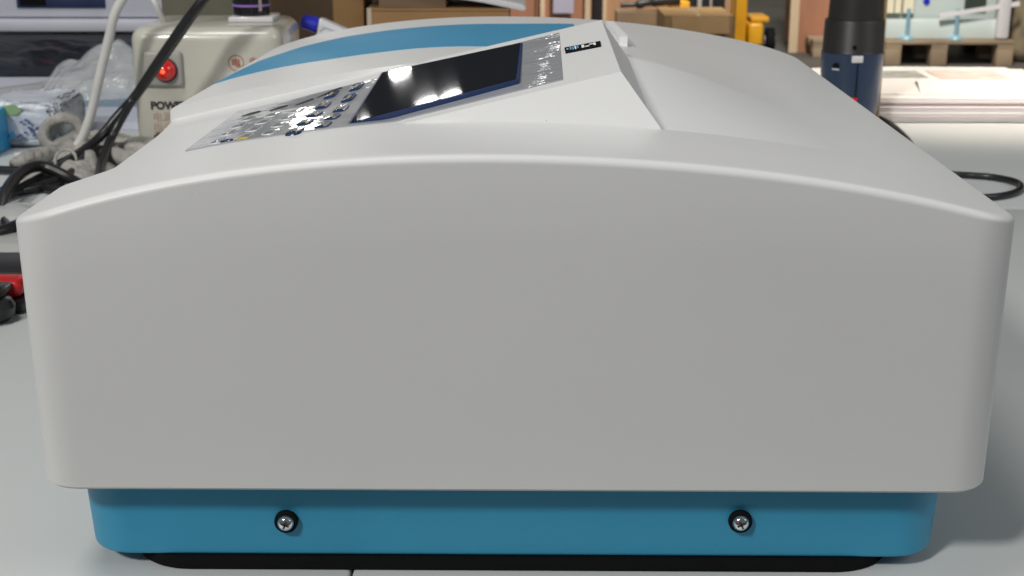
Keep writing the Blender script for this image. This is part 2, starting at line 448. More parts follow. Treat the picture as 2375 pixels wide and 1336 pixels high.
def rounded_tray(x0, x1, y0, y1, z0, z1, r, draft, er):
    bm = bmesh.new(); rings = []
    L1 = outline(x0, x1, y0, y1, r, r, False); n = len(L1)
    def ring(d, z): return [bm.verts.new((x, y, z)) for x, y in inset(L1, d)]
    rs = [ring(draft + er + .004, z0)]
    for k in range(6):
        a = math.pi / 2 * k / 5; rs.append(ring(draft + er * (1 - math.sin(a)), z0 + er * (1 - math.cos(a))))
    rs += [ring(draft * .5, (z0 + z1) / 2), ring(0, z1)]
    for a, b in zip(rs, rs[1:]):
        for i in range(n): bm.faces.new((a[i], a[(i + 1) % n], b[(i + 1) % n], b[i]))
    bm.faces.new(rs[0][::-1]); bm.faces.new(rs[-1]); return bm
ipart('base', rounded_tray(-.1960, .1940, .018, .50, .0057, .0469, .024, .0025, .0018), M['blue'])
ipart('base_plate', rounded_tray(-.176, .174, .0185, .48, -.0012, .0056, .03, .001, .001), M['rubber'])

for sx, sz, a in ((-.1009, .0236, 20), (.1005, .0247, 65)):
    s = ipart('screw', lathe([(0, .0044), (.0010, .0044), (.0024, .0041), (.0034, .0031), (.0039, .0016), (.0039, .0008)], 32, '-Y', (sx, .0182, sz)), M['chrome'])
    ipart('washer', lathe([(.0039, .0005), (.0039, .0016), (.0045, .0018), (.0052, .0013), (.0053, -.0006)], 32, '-Y', (sx, .0182, sz)), M['rubber'], s)
    bm = None
    for q in (0, 90):
        b = box(-.0019, .0019, -.0003, .0003, -.0004, .0004); xform(b, Matrix.Translation((sx, .0139, sz)) @ Matrix.Rotation(R(a + q), 4, 'Y')); bm = merge(bm, b)
    ipart('cross_slot', bm, M['dark_ink'], s)

def on_top(poly_rows, off):
    """grid of (x,y) rows laid on the top sheet"""
    bm = bmesh.new(); V = [[bm.verts.new((x, y, H(x, y) + off)) for x, y in row] for row in poly_rows]
    for a, b in zip(V, V[1:]):
        for i in range(len(a) - 1): bm.faces.new((a[i], a[i + 1], b[i + 1], b[i]))
    return bm
def thick(bm, d):
    g = bmesh.ops.extrude_face_region(bm, geom=bm.faces[:])
    for v in g['geom']:
        if isinstance(v, bmesh.types.BMVert): v.co.z -= d
    return bm
def poly_lerp(P, x):
    for a, b in zip(P, P[1:]):
        if x <= b[0]: return a[1] + (b[1] - a[1]) * (x - a[0]) / (b[0] - a[0])
    return P[-1][1]
def quad_rows(q, nx, ny):
    a, b, c, d = q
    return [[((a[0] + (b[0] - a[0]) * i / nx) * (1 - j / ny) + (d[0] + (c[0] - d[0]) * i / nx) * j / ny,
              (a[1] + (b[1] - a[1]) * i / nx) * (1 - j / ny) + (d[1] + (c[1] - d[1]) * i / nx) * j / ny) for i in range(nx + 1)] for j in range(ny + 1)]
NEAR = [(-.1473, .0691), (-.11, .0700), (-.072, .0765), (-.05, .0815), (.0217, .0955)]
FAR = [(-.1432, .1671), (-.0691, .1723), (.022, .1805)]
rows = []
for j in range(41):
    v = j / 40; xl = -.1473 + .0041 * v; row = []
    for i in range(101):
        x = xl + (.0218 - xl) * i / 100
        row.append((x, poly_lerp(NEAR, x) * (1 - v) + poly_lerp(FAR, x) * v))
    rows.append(row)
panel = ipart('keypad_panel', thick(on_top(rows, .0007), .0012), M['membrane'])
def flat_quad(q, nx, ny, off, q0):
    zc = [H(*p) + off for p in q0]; bm = bmesh.new()
    cs = [Vector((p[0], p[1], z)) for p, z in zip(q0, zc)]
    nrm = (cs[2] - cs[0]).cross(cs[3] - cs[1]).normalized(); c0 = sum(cs, Vector()) / 4
    V = [[bm.verts.new((x, y, c0.z - (nrm.x * (x - c0.x) + nrm.y * (y - c0.y)) / nrm.z)) for x, y in row] for row in quad_rows(q, nx, ny)]
    for a, b in zip(V, V[1:]):
        for i in range(nx): bm.faces.new((a[i], a[i + 1], b[i + 1], b[i]))
    return bm
lq = [(-.0756, .0800), (.0015, .1010), (.0034, .1778), (-.0691, .1723)]
fr = ipart('screen_frame', thick(flat_quad(lq, 1, 1, .0018, lq), .004), M['lcdframe'])
cx_, cy_ = -.036, .131
lq2 = [(-.0743, .0812), (.0003, .1018), (.0019, .1772), (-.0683, .1718)]
ipart('screen', thick(flat_quad(lq2, 1, 1, .0020, lq), .003), M['lcd'])

def key(cx, cy, w_, l_, rot, m, off=.00115, name='key', th=.0014):
    n = 18; bm = bmesh.new(); top = []; bot = []
    for k in range(n):
        a = 2 * math.pi * k / n; u = math.copysign(abs(math.cos(a)) ** .6, math.cos(a)) * w_ / 2; v = math.copysign(abs(math.sin(a)) ** .6, math.sin(a)) * l_ / 2
        x = cx + u * math.cos(rot) - v * math.sin(rot); y = cy + u * math.sin(rot) + v * math.cos(rot)
        top.append(bm.verts.new((cx + (x - cx) * .86, cy + (y - cy) * .86, H(x, y) + off))); bot.append(bm.verts.new((x, y, H(x, y) + off - th)))
    c = bm.verts.new((cx, cy, H(cx, cy) + off + .0003))
    for k in range(n):
        j = (k + 1) % n; bm.faces.new((top[k], top[j], c)); bm.faces.new((bot[k], bot[j], top[j], top[k]))
    return ipart(name, bm, m, panel) if False else bm
def add_key(cx, cy, w_, l_, face, ink=None, rot=-.12):
    bm = key(cx, cy, w_, l_, rot, None); xform(bm, Matrix.Translation(IO)); k = obj('key', bm, face, panel, 50)
    if ink:
        b = key(cx, cy, w_ * .3, l_ * .34, rot, None, .00145, th=.0004); xform(b, Matrix.Translation(IO)); obj('key_legend', b, ink, panel, 50)
for k in range(5):
    add_key(-.0985 + .0013 * k, .0745 + .0209 * k, .0074, .0165, M['keyblue'], M['legend'])
    add_key(-.0870 + .0015 * k, .0825 + .0200 * k, .0074, .0165, M['keyblue'], M['legend'])
for c_ in range(3):
    for k in range(4):
        x, y = -.1105 - .0118 * c_ + .001 * k, .0775 + .0185 * k + .002 * (c_ == 0)
        rim = key(x, y, .0078, .0145, -.12, None, .00095); xform(rim, Matrix.Translation(IO)); obj('key_rim', rim, M['keyrim'], panel, 50)
        add_key(x, y, .0064, .0125, M['keygrey'])
for i, (x, y, l) in enumerate([(-.1323, .1480, .011), (-.119, .1508, .011), (-.1063, .1545, .011), (-.0951, .1635, .016)]):
    b = key(x, y, .0028, l, -.9, None, .0011, th=.0004); xform(b, Matrix.Translation(IO)); obj('printed_heading', b, M['dark_ink'], panel, 50)
for x, y, m in ((-.1222, .0722, 'yellow_ink'), (-.1300, .0735, 'keyblue')):
    b = key(x, y, .0072, .0035, -.1, None, .0012, th=.0004); xform(b, Matrix.Translation(IO)); obj('status_mark', b, M[m], panel, 50)

bq = [(.0243, .1396), (.0414, .1387), (.0414, .1478), (.0239, .1497)]
badge = ipart('badge', thick(on_top(quad_rows(bq, 8, 4), .0006), .0006), M['rubber'])
def sub(q, u0, u1, v0, v1):
    f = lambda u, v: ((q[0][0] + (q[1][0] - q[0][0]) * u) * (1 - v) + (q[3][0] + (q[2][0] - q[3][0]) * u) * v, (q[0][1] + (q[1][1] - q[0][1]) * u) * (1 - v) + (q[3][1] + (q[2][1] - q[3][1]) * u) * v)
    return [f(u0, v0), f(u1, v0), f(u1, v1), f(u0, v1)]
for (u0, u1, v0, v1, m) in ((.13, .18, .25, .8, 'cyan_ink'), (.2, .25, .2, .75, 'cyan_ink'), (.27, .31, .2, .8, 'white_ink'), (.33, .38, .3, .8, 'cyan_ink'), (.46, .54, .2, .75, 'white_ink'), (.56, .68, .25, .45, 'white_ink'), (.68, .8, .5, .7, 'white_ink'), (.8, .86, .25, .8, 'white_ink'), (.04, .09, .4, .6, 'ink')):
    ipart('badge_letter', on_top(quad_rows(sub(bq, u0, u1, v0, v1), 3, 2), .0009), M[m], badge)

# blue band laid into the rear cover
LO = [(-.1823, .2867), (-.1715, .2905), (-.1404, .2900), (-.105, .2880), (-.0639, .2820), (-.0226, .2717), (.038, .262)]
UP = [(-.1800, .3000), (-.1783, .3311), (-.1723, .3871), (-.1494, .4258), (-.1228, .4450), (-.0916, .4500), (-.0607, .4500), (-.0014, .4500), (.0383, .4560)]
rows = []
for j in range(25):
    v = j / 24; row = []
    for i in range(91):
        u = i / 90; u = u ** 1.6; x = -.1818 + (.038 + .1818) * u
        row.append((x, poly_lerp(LO, x) * (1 - v) + max(poly_lerp(LO, x), poly_lerp(UP, x)) * v))
    rows.append(row)
ipart('blue_band', thick(on_top(rows, .0004), .0007), M['stripe'])
lipx = .0600
tb = None
for y0 in [.276 + .012 * k for k in range(12)]:
    z = H(lipx, y0 + .006)
    tb = box(.0590, .0638, y0, y0 + .0121, z - .004, z + .0055, 0, bm=tb)
ipart('cover_catch', tb, M['white_ink'])

# ------------------------------------------------------------------ power box with red lamp
pb = empty('power_box', (-.334, 1.07, 0), 'beige enamelled power box with a lit red lamp and POWER lettering', 'power box')
PO = -Vector(pb.location)
def part(e, name, bm, m, parent=None, smooth=35):
    xform(bm, Matrix.Translation(-Vector(e.location))); return obj(name, bm, m, parent or e, smooth)
part(pb, 'case', box(-.429, -.262, 1.0, 1.14, .0005, .134, .016, 6), M['boxpaint'])
lb = part(pb, 'lamp_bezel', box(-.414, -.371, .9935, 1.002, .070, .1085, .0035, 3), M['lampbezel'])
ln = part(pb, 'lamp_lens', lathe([(0, .0145), (.004, .0138), (.008, .0115), (.0105, .008), (.0118, .003), (.0118, 0)], 28, '-Y', (-.3885, .9935, .0885)), M['redlens'])
part(pb, 'lamp_ring', lathe([(.0118, 0), (.0118, .002), (.0132, .002), (.0132, 0)], 28, '-Y', (-.3885, .9935, .0885)), M['dark_ink'], ln)
part(pb, 'lamp_filament', lathe([(0, .0150), (.0022, .0146), (.003, .013)], 16, '-Y', (-.3885, .9935, .0885)), M['redglow'], ln)
yf = 1.0 - .0002 - pb.location.y
text('POWER', .0118, (-.4095 - pb.location.x, yf, .0445), (R(90), 0, 0), M['dark_ink'], pb, bold=.0006)
text('电源', .0115, (-.4085 - pb.location.x, yf, .0315), (R(90), 0, 0), M['faint_red'], pb)
text('指示', .0115, (-.4085 - pb.location.x, yf, .0195), (R(90), 0, 0), M['faint_red'], pb)
text('dianyuan', .0105, (-.4085 - pb.location.x, yf, .0115), (R(90), 0, 0), M['dark_ink'], pb, bold=.0003)
part(pb, 'emblem_ring', lathe([(.0078, 0), (.0078, .0003), (.0087, .0003), (.0087, 0)], 36, '-Y', (-.3125, 1.0, .0955)), M['red_ink'])
text('电', .0105, (-.3178 - pb.location.x, yf, .0916), (R(90), 0, 0), M['red_ink'], pb, bold=.0002)
text('电源', .0105, (-.2985 - pb.location.x, yf, .0930), (R(90), 0, 0), M['red_ink'], pb)

bt = empty('bottle', (-.306, 1.07, .134), 'black cylindrical bottle with a violet line, standing on the beige power box', 'bottle')
part(bt, 'bottle_body', lathe([(0, .1405), (.0200, .1405), (.0212, .142), (.0212, .235), (.012, .25), (.012, .27), (0, .27)], 36, loc=(-.306, 1.07, 0)), M['bottle'])
part(bt, 'violet_line', lathe([(.0212, .1505), (.02155, .1507), (.02155, .1528), (.0212, .153)], 36, loc=(-.306, 1.07, 0)), M['violet'])
part(bt, 'pale_stripe', xform(box(-.0018, .0018, -.0216, -.0209, .146, .235), Matrix.Translation((-.306, 1.07, 0)) @ Matrix.Rotation(R(38), 4, 'Z')), M['pale_mark'])
part(bt, 'foot_pad', box(-.328, -.278, 1.045, 1.095, .1342, .1403, .0015), M['white'])
ol = obj('storage_tin', box(-.482, -.383, 1.36, 1.5, .0005, .25, .004), M['olive']); tag(ol, 'olive green tin standing behind the beige power box', 'tin')

# cables
def cable(pts, r, m, label, group=None, k=8):
    o = obj('cable', tube(pts, r, 12, k), m, None, 180); tag(o, label, 'cable', group); return o
cable([(-.412, 1.07, .40), (-.417, 1.06, .23), (-.412, 1.045, .17), (-.4055, 1.04, .153), (-.4005, 1.05, .134), (-.399, 1.06, .130)], .0034, M['whitecable'], 'thin pale cable running up from the top of the beige power box')
cable([(-.36, .97, .34), (-.395, .955, .21), (-.425, .95, .157), (-.4345, .95, .13), (-.4435, .95, .103), (-.452, .95, .076), (-.463, .95, .042), (-.478, .948, .014), (-.50, .94, .0052), (-.54, .93, .0045)], .0050, M['whitecable'], 'thick white cable rising left of the beige power box')
cable([(-.22, .95, .30), (-.29, .94, .215), (-.327, .93, .172), (-.3445, .93, .152), (-.364, .93, .127), (-.3865, .93, .097), (-.4065, .93, .070), (-.425, .925, .050), (-.440, .915, .032), (-.452, .89, .020), (-.462, .85, .013), (-.470, .80, .010), (-.485, .74, .006), (-.51, .69, .0055), (-.60, .68, .0055)], .0049, M['blackcable'], 'thick black cable crossing diagonally in front of the red lamp', 'black cables')
cable([(-.20, .965, .305), (-.28, .955, .22), (-.322, .94, .176), (-.341, .94, .154), (-.362, .937, .126), (-.388, .935, .092), (-.416, .93, .057), (-.436, .925, .036), (-.453, .91, .022), (-.468, .885, .012), (-.49, .86, .006), (-.52, .86, .0055), (-.62, .88, .0055)], .0040, M['blackcable'], 'second black cable twisted along the one before the red lamp', 'black cables')
cable([(-.408, .925, .068), (-.425, .92, .040), (-.431, .905, .024), (-.4275, .86, .011), (-.415, .80, .0055), (-.425, .77, .0055), (-.455, .775, .0055), (-.47, .80, .0055)], .0046, M['blackcable'], 'short black branch cable dropping onto the bench before the power box', 'black cables')
cable([(-.60, .752, .0055), (-.494, .761, .0055), (-.474, .768, .0055), (-.457, .790, .0075), (-.447, .812, .010), (-.447, .848, .012), (-.45, .88, .016)], .0046, M['blackcable'], 'black cable lying straight across the bench at far left', 'black cables')
cable([(-.43, .60, .0055), (-.455, .65, .0095), (-.472, .71, .015), (-.478, .77, .021), (-.470, .80, .022), (-.452, .80, .016), (-.43, .79, .0075), (-.40, .76, .0055)], .0056, M['blackcable'], 'black cable looping high at left beside the white corner', 'black cables')
cable([(-.50, .56, .0055), (-.455, .585, .0062), (-.435, .60, .008), (-.424, .625, .010), (-.420, .655, .010), (-.40, .70, .0055)], .0056, M['blackcable'], 'black cable end curling just left of the white instrument corner', 'black cables')
tie = obj('cable_tie', tube([(-.462 + .011 * math.cos(a), .858 + .002 * math.sin(a), .0155 + .011 * math.sin(a)) for a in [i * math.pi / 6 for i in range(13)]], .0016, 8, 3), M['cloth'], None, 180); tag(tie, 'grey tie knotted round the black cable bundle at left', 'cable tie')
cable([(.40, .90, .0035), (.430, .862, .0035), (.452, .853, .0035), (.470, .846, .0035), (.4835, .831, .0035), (.488, .812, .0035), (.480, .788, .0035), (.466, .770, .0035), (.446, .757, .0035), (.425, .756, .0035), (.39, .78, .0035)], .0034, M['blackcable'], 'black cable loop lying on the bench right of the instrument', 'black cables')
cable([(.42, 1.17, .012), (.438, 1.14, .006), (.4395, 1.10, .0045), (.4375, 1.05, .0035), (.43, 1.0, .0035), (.41, .95, .0035)], .0042, M['blackcable'], 'black cord trailing from the foot of the navy heat gun', 'black cables')

# ------------------------------------------------------------------ left clutter
wc = empty('wipes_carton', (-.6, .99, 0), 'bright cyan carton edge at the far left of the bench', 'carton')
part(wc, 'carton', box(-.66, -.570, .93, 1.04, .0005, .047, .0015), M['wipeblue'])
pk = empty('soft_pack', (-.535, 1.06, 0), 'crumpled white soft pack with green and blue print at left', 'pack')
bm = box(-.60, -.512, 1.0, 1.10, .0005, .052, .012, 4)
bmesh.ops.subdivide_edges(bm, edges=bm.edges[:], cuts=3, use_grid_fill=True)
for v in bm.verts: v.co += Vector((random.gauss(0, .0012), random.gauss(0, .0012), random.gauss(0, .0012) if v.co.z > .01 else 0))
part(pk, 'pack_body', bm, M['packwhite'], smooth=70)
part(pk, 'leaf_print', xform(prism([(-.016, -.004), (-.008, .008), (.006, .010), (.014, .003), (.008, -.002), (-.004, -.002)], -.0004, .0004), Matrix.Translation((-.566, .9975, .040))), M['leafgreen'])
part(pk, 'swirl_print', tube([(-.574 + .010 * math.cos(R(a)), .9965, .020 + .010 * math.sin(R(a))) for a in range(200, 380, 20)], .0022, 8, 3), M['wipeblue'])
for k in range(16):
    x = -.546 + random.gauss(0, .008); z = .021 + random.gauss(0, .006)
    part(pk, 'speck_print', box(x - .0015, x + .0018, .9955, .9975, z - .001, z + .0013), M['bluesplat'])
gl = empty('work_glove', (-.485, 1.0, 0), 'grey knitted work glove lying crumpled under the black cables', 'glove')
part(gl, 'palm', blob(-.53, -.425, .90, 1.06, .017, .6, 30, 3.1, 90, 100), M['cloth'], smooth=180)
cuff = [(-.505 + .021 * math.cos(a), .985 + .012 * math.sin(a), .020 + .015 * math.sin(a)) for a in [i * math.pi / 10 for i in range(21)]]
part(gl, 'cuff', tube(cuff, .0062, 12, 3), M['cloth'], smooth=180)
for k, (x, y, a, l) in enumerate(((-.455, .905, -70, .055), (-.44, .915, -40, .06), (-.43, .935, -15, .058), (-.432, .96, 5, .045), (-.50, .91, -115, .045))):
    c, q = math.cos(R(a)), math.sin(R(a))
    part(gl, 'finger', tube([(x - .012 * c, y - .012 * q, .011), (x + l * .35 * c, y + l * .35 * q, .012), (x + l * .7 * c, y + l * .7 * q, .0105), (x + l * c, y + l * q, .008)], [.0085, .0092, .0088, .0082, .007], 12, 6), M['cloth'], smooth=180)
cl = obj('work_glove', blob(-.50, -.41, .80, .905, .012, .9, 32, 8.4, 60, 60), M['cloth'], None, 180); tag(cl, 'smaller grey rag beside the instrument, under the black branch cable', 'rag')
wb = obj('plastic_bag', blob(-.60, -.385, .60, .715, .014, .8, 14, 5.2, 70, 60, pw=.35), M['whitebag'], None, 180); tag(wb, 'crumpled white plastic bag on the bench left of the instrument', 'bag')
wb = obj('packing_sheet', prism([(-.56, .54), (-.39, .50), (-.37, .58), (-.42, .625), (-.58, .65)], .0006, .006, 'XY', .001), M['whitebag']); tag(wb, 'flat white foam sheet on the bench before the crumpled bag', 'foam sheet')

rt = empty('hand_tool', (-.40, .44, 0), 'red and black hand tool with white marks at the left edge', 'tool')
part(rt, 'red_body', box(-.56, -.3515, .400, .425, .010, .0225, .005, 3), M['redtool'])
part(rt, 'black_head', lathe([(0, 0), (.012, 0), (.0165, .004), (.0175, .010), (.015, .015), (.008, .018), (0, .0185)], 30, loc=(-.3665, .380, .0008)), M['blacktool'])
part(rt, 'trigger', box(-.378, -.356, .372, .404, .0165, .0225, .003), M['blacktool'])
part(rt, 'underside', box(-.55, -.349, .395, .432, .0005, .0098, .002), M['blacktool'])
for k in range(3): part(rt, 'white_mark', box(-.392 + .0045 * k, -.3895 + .0045 * k, .3985, .4005, .0130, .0210), M['white_ink'])

dt = obj('shade_slab', box(-.62, -.371, .462, .520, .0065, .012, .002), M['darkmetal']); tag(dt, 'flat dark pouch in place of bench shade behind the red tool', 'slab')  # dark slab put where the bench only lies in shadow

# white cabinet far left
cb = empty('cabinet', (-.76, 1.9, 0), 'white instrument cabinet with navy display and red light, far left', 'cabinet')
part(cb, 'upper_body', box(-.98, -.545, 1.75, 2.2, .066, .42, .006), M['cab'])
part(cb, 'lower_ledge', box(-.99, -.54, 1.74, 2.2, .044, .0645, .005), M['cab'])
dp = part(cb, 'display', box(-.812, -.670, 1.7465, 1.751, .082, .16, .001), M['navy'])
part(cb, 'display_window', box(-.806, -.765, 1.745, 1.7475, .086, .15), M['rubber'], dp)
part(cb, 'red_light', lathe([(0, .003), (.004, .0025), (.006, 0)], 16, '-Y', (-.772, 1.745, .104)), M['redled'], dp)
part(cb, 'foot_block', box(-.96, -.57, 1.95, 2.19, .0005, .0435), M['cab'])
def wrapped_slope():
    from mathutils import noise
    bm = bmesh.new(); nx, ny = 120, 44; V = []
    for jj in range(ny + 1):
        t = jj / ny; row = []
        for ii in range(nx + 1):
            x = -1.12 + .575 * ii / nx; y = 1.53 + .20 * t; z = .002 + .040 * t ** .85
            q = math.sin(math.pi * min(1, t * 1.05)) if 0 < ii < nx else 0
            p = Vector((x * 5 - y * 9, (x * 11 + y * 16), 4.4)); n_ = abs(noise.noise(p)) + .5 * abs(noise.noise(p * 2.3))
            row.append(bm.verts.new((x, y, z + .011 * q * n_)))
        V.append(row)
    for jj in range(ny):
        for ii in range(nx): bm.faces.new((V[jj][ii], V[jj][ii + 1], V[jj + 1][ii + 1], V[jj + 1][ii]))
    return thick(bm, .0015)
dk = obj('wrapped_parts', wrapped_slope(), M['wrapdark'], None, 180); tag(dk, 'black parts in shiny plastic wrap under the white cabinet', 'wrapped parts')
fm = obj('plastic_film', blob(-.66, -.47, 1.27, 1.50, .050, .9, 13, 6.6, 80, 80, pw=.6), M['clearfilm'], None, 180); tag(fm, 'crumpled clear plastic film before the black wrapped parts', 'film')
o = obj('folder', prism([(-.628, 1.342), (-.50, 1.343), (-.49, 1.246), (-.606, 1.245)], .0062, .0105, 'XY'), M['slate']); tag(o, 'slate blue folder lying flat left of the power box', 'folder')
o = obj('paper_sheet', prism([(-.78, 1.30), (-.48, 1.335), (-.46, 1.235), (-.76, 1.225)], .0005, .0060, 'XY'), M['lilacpaper']); tag(o, 'stack of lilac papers under the slate folder', 'papers')
o = obj('paper_sheet', prism([(-.76, 1.215), (-.46, 1.222), (-.44, 1.115), (-.73, 1.108)], .0005, .010, 'XY'), M['lilacpaper']); tag(o, 'second pile of lilac papers behind the soft pack', 'papers')
o = obj('paper_sheet', prism([(-.90, 1.52), (-.66, 1.53), (-.80, 1.36), (-.95, 1.36)], .0005, .003, 'XY'), M['cab']); tag(o, 'loose white sheet at far left edge of the second bench', 'papers')

# spray bottle
sb = empty('spray_bottle', (-.19, 1.16, 0), 'white trigger spray bottle with cobalt blue nozzle', 'spray bottle')
T = lambda b: xform(b, Matrix.Translation((-.245, 1.15, .113)) @ Matrix.Rotation(R(16), 4, 'Y'))
part(sb, 'nozzle', T(lathe([(0, -.0195), (.0072, -.0195), (.0082, -.018), (.0094, -.001), (.0094, 0), (0, 0)], 12, 'X', (0, 0, .007))), M['cobalt'], smooth=20)
part(sb, 'spray_head', T(prism([(0, .017), (.006, .0165), (.07, .008), (.10, .003), (.10, -.03), (.02, -.03), (.004, -.012), (-.001, -.0055), (.002, -.002)], -.010, .010, 'XZ', .0025)), M['white'])
part(sb, 'head_rib', T(prism([(.004, .0105), (.05, .0055), (.05, .0040), (.010, .0085), (.004, .002)], -.0112, .0112, 'XZ')), M['cab'])
part(sb, 'pivot_pin', T(lathe([(0, .0008), (.0017, .0008), (.0017, 0)], 12, '-Y', (.0035, -.0102, -.0095))), M['darkmetal'])
part(sb, 'trigger', T(prism([(-.006, -.010), (.002, -.008), (.008, -.02), (.004, -.045), (-.003, -.046), (-.002, -.022)], -.006, .006, 'XZ', .0015)), M['cobalt'])
part(sb, 'bottle_body', lathe([(0, .001), (.034, .001), (.036, .004), (.036, .05), (.016, .082), (.013, .084), (.013, .092), (0, .092)], 28, loc=(-.168, 1.15, 0)), M['white'])

# cardboard on the benches
def carton(name, x0, x1, y0, y1, z0, z1, m, label, tapes=(), rz=0):
    e = empty(name, ((x0 + x1) / 2, (y0 + y1) / 2, z0), label, 'cardboard box', 'brown cardboard boxes', rz)
    hx, hy, h = (x1 - x0) / 2, (y1 - y0) / 2, z1 - z0
    obj('carton', box(-hx, hx, -hy, hy, 0, h - .004, .0015), M[m], e)
    obj('flap', box(-hx, hx, -hy, -.001, h - .0038, h, .0008), M[m], e); obj('flap', box(-hx, hx, .001, hy, h - .0038, h, .0008), M[m], e)
    for tx, tw in tapes: obj('tape_strip', box(tx - tw, tx + tw, -hy - .0005, hy + .0005, h - .05, h + .0006), M['tape'], e)
    return e
carton('cardboard_box', -.40, -.255, 1.72, 2.1, .0005, .30, 'kraft2', 'dark brown cardboard box in shade behind the spray bottle')  # shade on its side is put into the darker card colour
carton('cardboard_box', -.272, -.228, 1.50, 1.63, .0005, .24, 'kraft', 'narrow tan cardboard box standing right of the spray bottle')
carton('cardboard_box', -.222, -.02, 1.48, 1.635, .0005, .1075, 'kraft', 'low orange brown cardboard box behind the blue band', ((-.097, .003),))
tr = obj('tray', prism([(-.2485, .145), (-.057, .1157), (.0004, .1039), (.0038, .1073), (.0004, .1129), (-.057, .1253), (-.2485, .155)], 1.48, 1.62, 'XZ', .0012), M['white']); tag(tr, 'white plastic tray edge sticking out above the low brown box', 'tray')
st = obj('tray_stand', box(-.205, -.11, 1.49, 1.61, .108, .123), M['kraft2']); tag(st, 'small brown carton between the white tray and the low brown box', 'cardboard box')

# ------------------------------------------------------------------ hall behind
def crate(x0, x1, y, d, z0, z1, m, battens, label, nboards=1):
    e = empty('wooden_crate', ((x0 + x1) / 2, y + d / 2, z0), label, 'crate', 'wooden crates in the hall')
    hx = (x1 - x0) / 2; bw = 2 * hx / nboards
    obj('crate_body', box(-hx + .02, hx - .02, -d / 2 + .02, d / 2, .01, z1 - z0 - .01), M[m], e)
    for k in range(nboards): obj('panel', box(-hx + k * bw + .004, -hx + (k + 1) * bw - .004, -d / 2, -d / 2 + .018, .0, z1 - z0), M[m], e)
    for bx, b2 in battens: obj('batten', box(bx - b2 - e.location.x, bx + b2 - e.location.x, -d / 2 - .03, -d / 2 - .001, 0, z1 - z0), M['batten'], e)
    return e
c1 = crate(-.25, .345, 7.0, .8, -.78, .5, 'plyred', ((.085, .012), (.32, .014)), 'reddish plywood crate with pale battens and a lilac sheet', 2)
obj('lilac_sheet', box(.140 - c1.location.x, .247 - c1.location.x, -.442, -.4335, -.449 + .78, .22 + .78), M['poster'], c1)
c2 = crate(.40, 1.16, 7.6, .8, -.70, .5, 'ply', ((.435, .015),), 'brown plywood crate behind the yellow machine', 3)
p0 = obj('crate_stand', box(.40, 1.16, 7.55, 8.4, -.78, -.702), M['kraft2']); tag(p0, 'low dark wooden skid under the brown plywood crate', 'skid')
c3 = crate(1.60, 1.82, 8.0, .5, -.78, .4, 'plyred', ((1.585, .026),), 'narrow reddish plywood crate standing left of the heat gun', 1)
dm = obj('gap_filler', box(.352, .412, 7.2, 7.5, -.78, .4, .01), M['darkmetal']); tag(dm, 'narrow dark locker between two plywood crates', 'filler')  # dark box added where the crates leave only a shaded gap

# yellow pallet jack / stacker
jk = empty('stacker_truck', (1.25, 8.0, -.78), 'yellow hand stacker truck with black wheel on the dark floor', 'stacker truck')
def jp(n, bm, m): return part(jk, n, bm, M[m])
jp('mast', box(1.212, 1.300, 7.95, 8.06, -.74, .9, .006), 'jack'); jp('mast', box(1.02, 1.07, 7.99, 8.06, -.74, .9, .006), 'jack')
jp('mast_slot', box(1.222, 1.232, 7.944, 7.951, -.70, .85), 'dark_ink')
jp('body', box(1.306, 1.395, 7.9, 8.2, -.735, -.60, .02, 3), 'jack'); jp('body_cap', box(1.32, 1.43, 7.92, 8.15, -.60, -.565, .012), 'jack')
jp('wheel', lathe([(0, -.03), (.045, -.03), (.075, -.022), (.075, .022), (.045, .03), (0, .03)], 28, 'X', (1.44, 7.95, -.705)), 'rubber')
jp('wheel_cap', lathe([(0, -.034), (.03, -.033), (.034, .033), (0, .034)], 20, 'X', (1.44, 7.95, -.705)), 'lampbezel')
jp('carriage', box(.70, .80, 6.5, 6.62, -.46, -.345, .01), 'jack'); jp('fork', box(.66, .74, 6.2, 6.56, -.50, -.465, .004), 'jack')
jp('pump', box(.79, .90, 6.52, 6.66, -.43, -.1, .01), 'darkmetal'); jp('pump', box(.93, .985, 6.6, 6.7, -.43, -.1, .01), 'darkmetal')
jp('chain', box(.907, .918, 6.6, 6.62, -.43, -.1), 'lampbezel'); jp('rod', lathe([(0, 0), (.012, 0), (.012, .4), (0, .4)], 12, loc=(.845, 6.5, -.43)), 'lampbezel')
jp('fork_arm', box(.70, .78, 6.62, 7.9, -.77, -.73, .004), 'jack'); jp('cross_beam', box(.70, 1.25, 7.9, 7.98, -.77, -.73, .004), 'jack')
gb = obj('power_drill', tube([(.46, 6.5, -.365), (.50, 6.5, -.362), (.55, 6.5, -.36), (.585, 6.5, -.352), (.66, 6.5, -.342), (.75, 6.5, -.335)], [.012, .012, .022, .018, .026, .026], 12, 6), M['darkmetal'], None, 180); tag(gb, 'long black tool lying across in front of the plywood crate', 'tool')
gs = obj('tool_shelf', box(.44, .68, 6.45, 6.6, -.78, -.392), M['kraft2']); tag(gs, 'brown block under the long black tool', 'block')
tc_ = carton('cardboard_box', .535, .80, 5.0, 5.35, -.78, -.262, 'kraft3', 'open tan cardboard box standing before the yellow stacker', ((.0, .006),))
o = obj('box_flap', xform(box(-.11, .11, -.002, .002, 0, .07), Matrix.Translation((.672, 4.99, -.264)) @ Matrix.Rotation(R(152), 4, 'X')), M['kraft3'], None); o.parent = tc_; o.location = -Vector(tc_.location)
o = obj('paper_wad', blob(.785, .835, 4.90, 5.02, .35, .4, 10, 4, 24, 24, -.78, .3), M['wrap'], None, 180); tag(o, 'white paper bundle at the right side of the tan box', 'paper')

